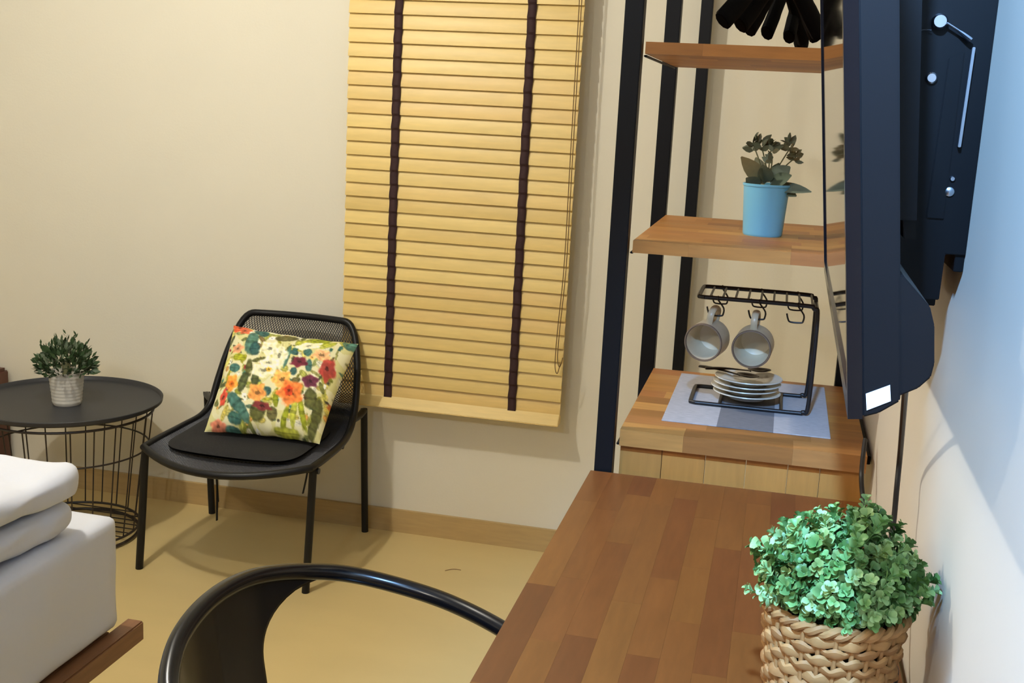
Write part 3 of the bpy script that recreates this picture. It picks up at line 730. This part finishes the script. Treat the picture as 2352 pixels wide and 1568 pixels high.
    import math as m_
    def colour(zx, zy):
        f = noise.noise(Vector((zx*.006, zy*.006, 2)))
        c = list(base_cols[int((f+1)*1.99) % 4]); c = [c[i]*.5+CRM[i]*.5 for i in range(3)]
        wob = noise.noise(Vector((zx*.02, zy*.02, 5)))*.16+noise.noise(Vector((zx*.05, zy*.05, 9)))*.08
        for (x, y, rx, ry, an, col, kd) in PR:
            dx, dy = zx-x, zy-y
            if abs(dx) > 200 or abs(dy) > 200: continue
            if kd == 'leaf': rx *= 1.12; ry *= 1.25
            else: rx *= 1.22; ry *= 1.22
            a = m_.radians(an); px = (dx*m_.cos(a)+dy*m_.sin(a))/rx; py = (-dx*m_.sin(a)+dy*m_.cos(a))/ry
            r = m_.hypot(px, py)
            if kd == 'flower': r *= 1-.13*m_.cos(5*m_.atan2(py, px)+x)
            else: r *= 1+.5*abs(px)**3
            r += wob
            if r < 1:
                k = min(.93, (1-r)/.22); sh = 1.1-.35*(r-.3)*(kd == 'leaf')+.3*(r-.4)*(kd == 'flower')+.3*noise.noise(Vector((zx*.03, zy*.03, x)))
                vein = .78 if (kd == 'leaf' and abs(py) < .1) else 1
                if kd == 'flower' and r < .22: sh *= .6
                c = [c[i]*(1-k)+col[i]*sh*vein*k for i in range(3)]
        return c
    mb = MB(); cols = []
    nrm = (TR-TL).cross(BL-TL).normalized()
    if nrm.y > 0: nrm = -nrm
    for side in (1, -1):
        def fn(u, v, side=side):
            a, b = -1+2*u, -1+2*v
            # pinched edges, pointed corners
            au = a*(1-.055*(1-b*b)**1.0*abs(a)**2); bv = b*(1-.06*(1-a*a)*abs(b)**2)
            U, V = au*.5+.5, bv*.5+.5
            p = TL.lerp(TR, U).lerp(BL.lerp(BR, U), V)
            h = .058*((1-a**4)*(1-b**4))**.62
            wr = .006*noise.noise(Vector((a*3, b*3, 3+side)))*(1-abs(a*b)) + .004*math.sin(16*a+5*b)*max(0, abs(b)-.75)*4*(1-a*a)
            q = p+nrm*(side*h+wr)
            cols.append(colour(ZTL[0]*(1-u)*(1-v)+ZTR[0]*u*(1-v)+ZBL[0]*(1-u)*v+ZBR[0]*u*v, ZTL[1]*(1-u)*(1-v)+ZTR[1]*u*(1-v)+ZBL[1]*(1-u)*v+ZBR[1]*u*v))
            return q
        mb.grid(fn, n, n)
    m = bpy.data.materials.new('floral_print'); m.use_nodes = True; nt = m.node_tree; b = nt.nodes['Principled BSDF']
    at = nt.nodes.new('ShaderNodeVertexColor'); at.layer_name = 'print'; nt.links.new(at.outputs[0], b.inputs['Base Color']); b.inputs['Roughness'].default_value = .8; b.inputs['Specular IOR Level'].default_value = .25
    o = mb.build('floral_cushion', m, None, fix=False)
    ca_ = o.data.color_attributes.new('print', 'FLOAT_COLOR', 'POINT')
    for i, c in enumerate(cols):
        l = lin([max(0, min(255, x)) for x in c]); ca_.data[i].color = (*l, 1)
    tag(o, 'bright floral print cushion leaning on the mesh chair back', 'cushion')
cushion()

# ------------------------------------------------------------------ round side table with wire basket
TC = Vector((-2.09, 3.04, 0)); TR_ = .285
tb = thing('side_table', 'round charcoal tray table on a wire basket base beside the mesh chair', 'table', TC)
MB().lathe([(.0003, TZ-.004), (TR_-.012, TZ-.004), (TR_-.001, TZ+.002), (TR_+.001, TZ+.013), (TR_-.0008, TZ+.0145), (TR_-.0035, TZ+.013), (TR_-.008, TZ+.003), (TR_-.016, TZ), (.0003, TZ)], 80, TC).build('tray_top', M['tray'], tb)
def ring(r, z, rad, name='ring'):
    MB().tube([(TC.x+r*math.cos(2*PI*k/64), TC.y+r*math.sin(2*PI*k/64), z) for k in range(64)], rad, 8, closed=True).build(name, M['wire'], tb)
RT_, RB_ = .258, .205
def rat(z): return RB_+(RT_-RB_)*z/.42
ring(rat(.405), .405, .004); ring(rat(.29), .29, .0028); ring(rat(.03), .03, .004); ring(rat(.008), .008, .005)
for k in range(3):
    a = math.radians((6, -114, 128)[k]); cs, sn = math.cos(a), math.sin(a)
    MB().tube([(TC.x+rat(z)*cs, TC.y+rat(z)*sn, z) for z in (0.006, .2, TZ-.004)for z in (0.006, .2, TZ-.004)], .0105, 10)
for k in range(24):
    a = 2*PI*(k+.4)/24
    MB().tube([(TC.x+rat(z)*math.cos(a), TC.y+rat(z)*math.sin(a), z) for z in (.03, .405)], .0023, 6).build('basket_wire', M['wire'], tb)
for k in range(11):
    y = -.17+k*.034; hw_ = math.sqrt(max(.0001, rat(.03)**2-y*y))
    MB().tube([(TC.x-hw_, TC.y+y, .03), (TC.x+hw_, TC.y+y, .03)], .0022, 6).build('base_wire', M['wire'], tb)

# brown nightstand at the left border
ns = thing('nightstand', 'dark brown wooden bedside cabinet behind the round table at the left border', 'cabinet', (-2.77, 3.31, 0))
MB().box(-2.98, -2.568, 3.2, 3.415, .03, .412).build('body', M['brown'], ns, bevel=.012)
MB().box(-2.965, -2.583, 3.188, 3.2, .06, .22).build('drawer_front', M['brown'], ns, bevel=.003)
MB().box(-2.965, -2.583, 3.188, 3.2, .23, .395).build('drawer_front', M['brown'], ns, bevel=.003)
for x in (-2.95, -2.6):
    for y in (3.22, 3.39): MB().box(x-.015, x+.015, y-.015, y+.015, 0, .035).build('foot', M['brown'], ns, smooth=False)

# ------------------------------------------------------------------ bed
bd = thing('bed_frame', 'brown wooden bed frame with a projecting side rail', 'bed', (-2.0, .95, 0))
MB().box(-1.246, -1.2085, -.15, 2.0, .268, .311).build('side_rail', M['rail'], bd, bevel=.003)
MB().box(-1.30, -1.2455, -.12, 1.93, .27, .3112).build('inner_rail', M['rail'], bd, smooth=False)
MB().box(-2.72, -2.685, -.15, 2.0, .268, .311).build('side_rail', M['rail'], bd, bevel=.004)
for y in (-.1, .9, 1.72):
    MB().box(-2.685, -1.301, y, y+.05, .27, .308).build('cross_rail', M['rail'], bd, bevel=.003)
    for x in (-1.252, -2.715):
        MB().box(x, x+.034, y, y+.045, 0, .27).build('leg', M['rail'], bd, bevel=.002)
MB().box(-2.685, -1.301, -.12, 1.94, .3085, .3112).build('base_board', M['rail'], bd, smooth=False)
def rounded_slab(x0, x1, y0, y1, z0, z1, r, nx, ny, nz, disp=0, seed=0, freq=4, flat_bottom=False, flat_top=False):
    """box whose surface points are pulled onto a rounded box, with soft wrinkles"""
    bm = bmesh.new(); bmesh.ops.create_cube(bm, size=1)
    me_ = MB()
    bm.free()
    def face(fn, a, b): me_.grid(fn, a, b)
    def R(p):
        q = Vector((min(max(p[0], x0+r), x1-r), min(max(p[1], y0+r), y1-r), min(max(p[2], z0+r), z1-r)))
        d = Vector(p)-q
        if d.length > 1e-9: d = d.normalized()*r
        o = q+d
        if disp:
            k = noise.noise(Vector((o.x*freq+seed, o.y*freq, o.z*freq*1.5)))+.5*noise.noise(Vector((o.x*freq*2.7, o.y*freq*2.7+seed, o.z*freq*3)))
            k -= .9*abs(noise.noise(Vector((o.x*freq*.8, o.y*freq*1.1+seed, o.z*freq*2.5+3))))
            o += (d.normalized() if d.length else Vector((0, 0, 0)))*disp*k
        if flat_bottom: o.z = max(o.z, z0)
        if flat_top: o.z = min(o.z, z1)
        return o
    lx, ly, lz = x1-x0, y1-y0, z1-z0
    face(lambda u, v: R((x0+u*lx, y0+v*ly, z1)), nx, ny); face(lambda u, v: R((x0+u*lx, y0+v*ly, z0)), nx, ny)
    face(lambda u, v: R((x1, y0+u*ly, z0+v*lz)), ny, nz); face(lambda u, v: R((x0, y0+u*ly, z0+v*lz)), ny, nz)
    face(lambda u, v: R((x0+u*lx, y1, z0+v*lz)), nx, nz); face(lambda u, v: R((x0+u*lx, y0, z0+v*lz)), nx, nz)
    return me_
def weld(o):
    bm = bmesh.new(); bm.from_mesh(o.data); bmesh.ops.remove_doubles(bm, verts=bm.verts, dist=.0004); bmesh.ops.recalc_face_normals(bm, faces=bm.faces)
    bm.to_mesh(o.data); bm.free()
    for p in o.data.polygons: p.use_smooth = True
mt2 = rounded_slab(-2.68, -1.23, -.1, 1.958, .3135, .559, .022, 70, 90, 20, .006, 3, 3, flat_top=True).build('mattress', M['linen'], None, fix=False); weld(mt2)
tag(mt2, 'white sheeted mattress on the wooden bed frame', 'mattress')
dv = thing('folded_duvet', 'thick white duvet folded in two layers on the mattress', 'duvet', (-1.9, .95, .56))
for (x1, y1, z0, z1, r, sd) in ((-1.25, 1.845, .5605, .63, .03, 1), (-1.238, 1.855, .628, .7, .034, 9)):
    o = rounded_slab(-2.6, x1, .05, y1, z0, z1, r, 90, 120, 16, .017, sd, 5.5, flat_bottom=(sd == 1)).build('fold_layer', M['linen'], None, fix=False); weld(o); put(o, dv)

# ------------------------------------------------------------------ glossy black metal chair at the desk
mc = thing('metal_armchair', 'glossy black metal armchair with a curved back tucked under the desk', 'chair', (-.46, 1.29, 0))
YC = 1.29
half = [(-.682, 0, .742), (-.677, .07, .738), (-.663, .13, .728), (-.632, .192, .712), (-.58, .238, .697), (-.50, .256, .681), (-.42, .247, .67), (-.336, .212, .66), (-.27, .182, .642), (-.238, .168, .60), (-.228, .166, .53), (-.226, .168, .45)]
pth = [(x, YC-y, z) for x, y, z in reversed(half[1:])] + [(x, YC+y, z) for x, y, z in half]
MB().tube(cr(pth, 8), .0125, 14).build('arm_tube', M['gloss'], mc)
rimh = cr(half, 10)
def back(u, v):
    # u across (-1..1), v down 0..1 ; top follows the tube, narrows to a splat
    a = -1+2*u
    wtop = .235; wlow = .098
    t = min(1, v/.42); wv = wlow+(wtop-wlow)*(1-t)**2.2
    y = a*wv
    # x of the tube curve at this |y|
    ay = abs(y); x = -.682; z = .742
    for i in range(len(rimh)-1):
        if rimh[i].y <= ay <= rimh[i+1].y:
            k = (ay-rimh[i].y)/max(1e-6, rimh[i+1].y-rimh[i].y); x = rimh[i].x+(rimh[i+1].x-rimh[i].x)*k; z = rimh[i].z+(rimh[i+1].z-rimh[i].z)*k; break
    zz = z*(1-v)+.44*v
    return Vector((x+.045*v, YC+y, zz))
o = MB().grid(back, 44, 30).build('back_splat', M['gloss'], mc)
so = o.modifiers.new('s', 'SOLIDIFY'); so.thickness = .003
MB().box(-.64, -.25, YC-.18, YC+.18, .43, .445).build('seat', M['gloss'], mc, bevel=.006)
for (x, y, xb, yb) in ((-.62, -.16, -.67, -.2), (-.62, .16, -.67, .2), (-.27, -.16, -.235, -.2), (-.27, .16, -.235, .2)):
    MB().tube([(xb, YC+yb, 0), ((x+xb)/2, YC+(y+yb)/2, .22), (x, YC+y, .43)], [.013, .016, .02], 10).build('leg', M['gloss'], mc)

# a thread on the floor
th_ = MB().tube(cr([(-.892, 3.165, .001), (-.878, 3.18, .0014), (-.862, 3.187, .001), (-.848, 3.186, .001)], 5), .0011, 6).build('thread', M['thread'])
tag(th_, 'short brown thread lying on the bare floor below the blind', 'thread')
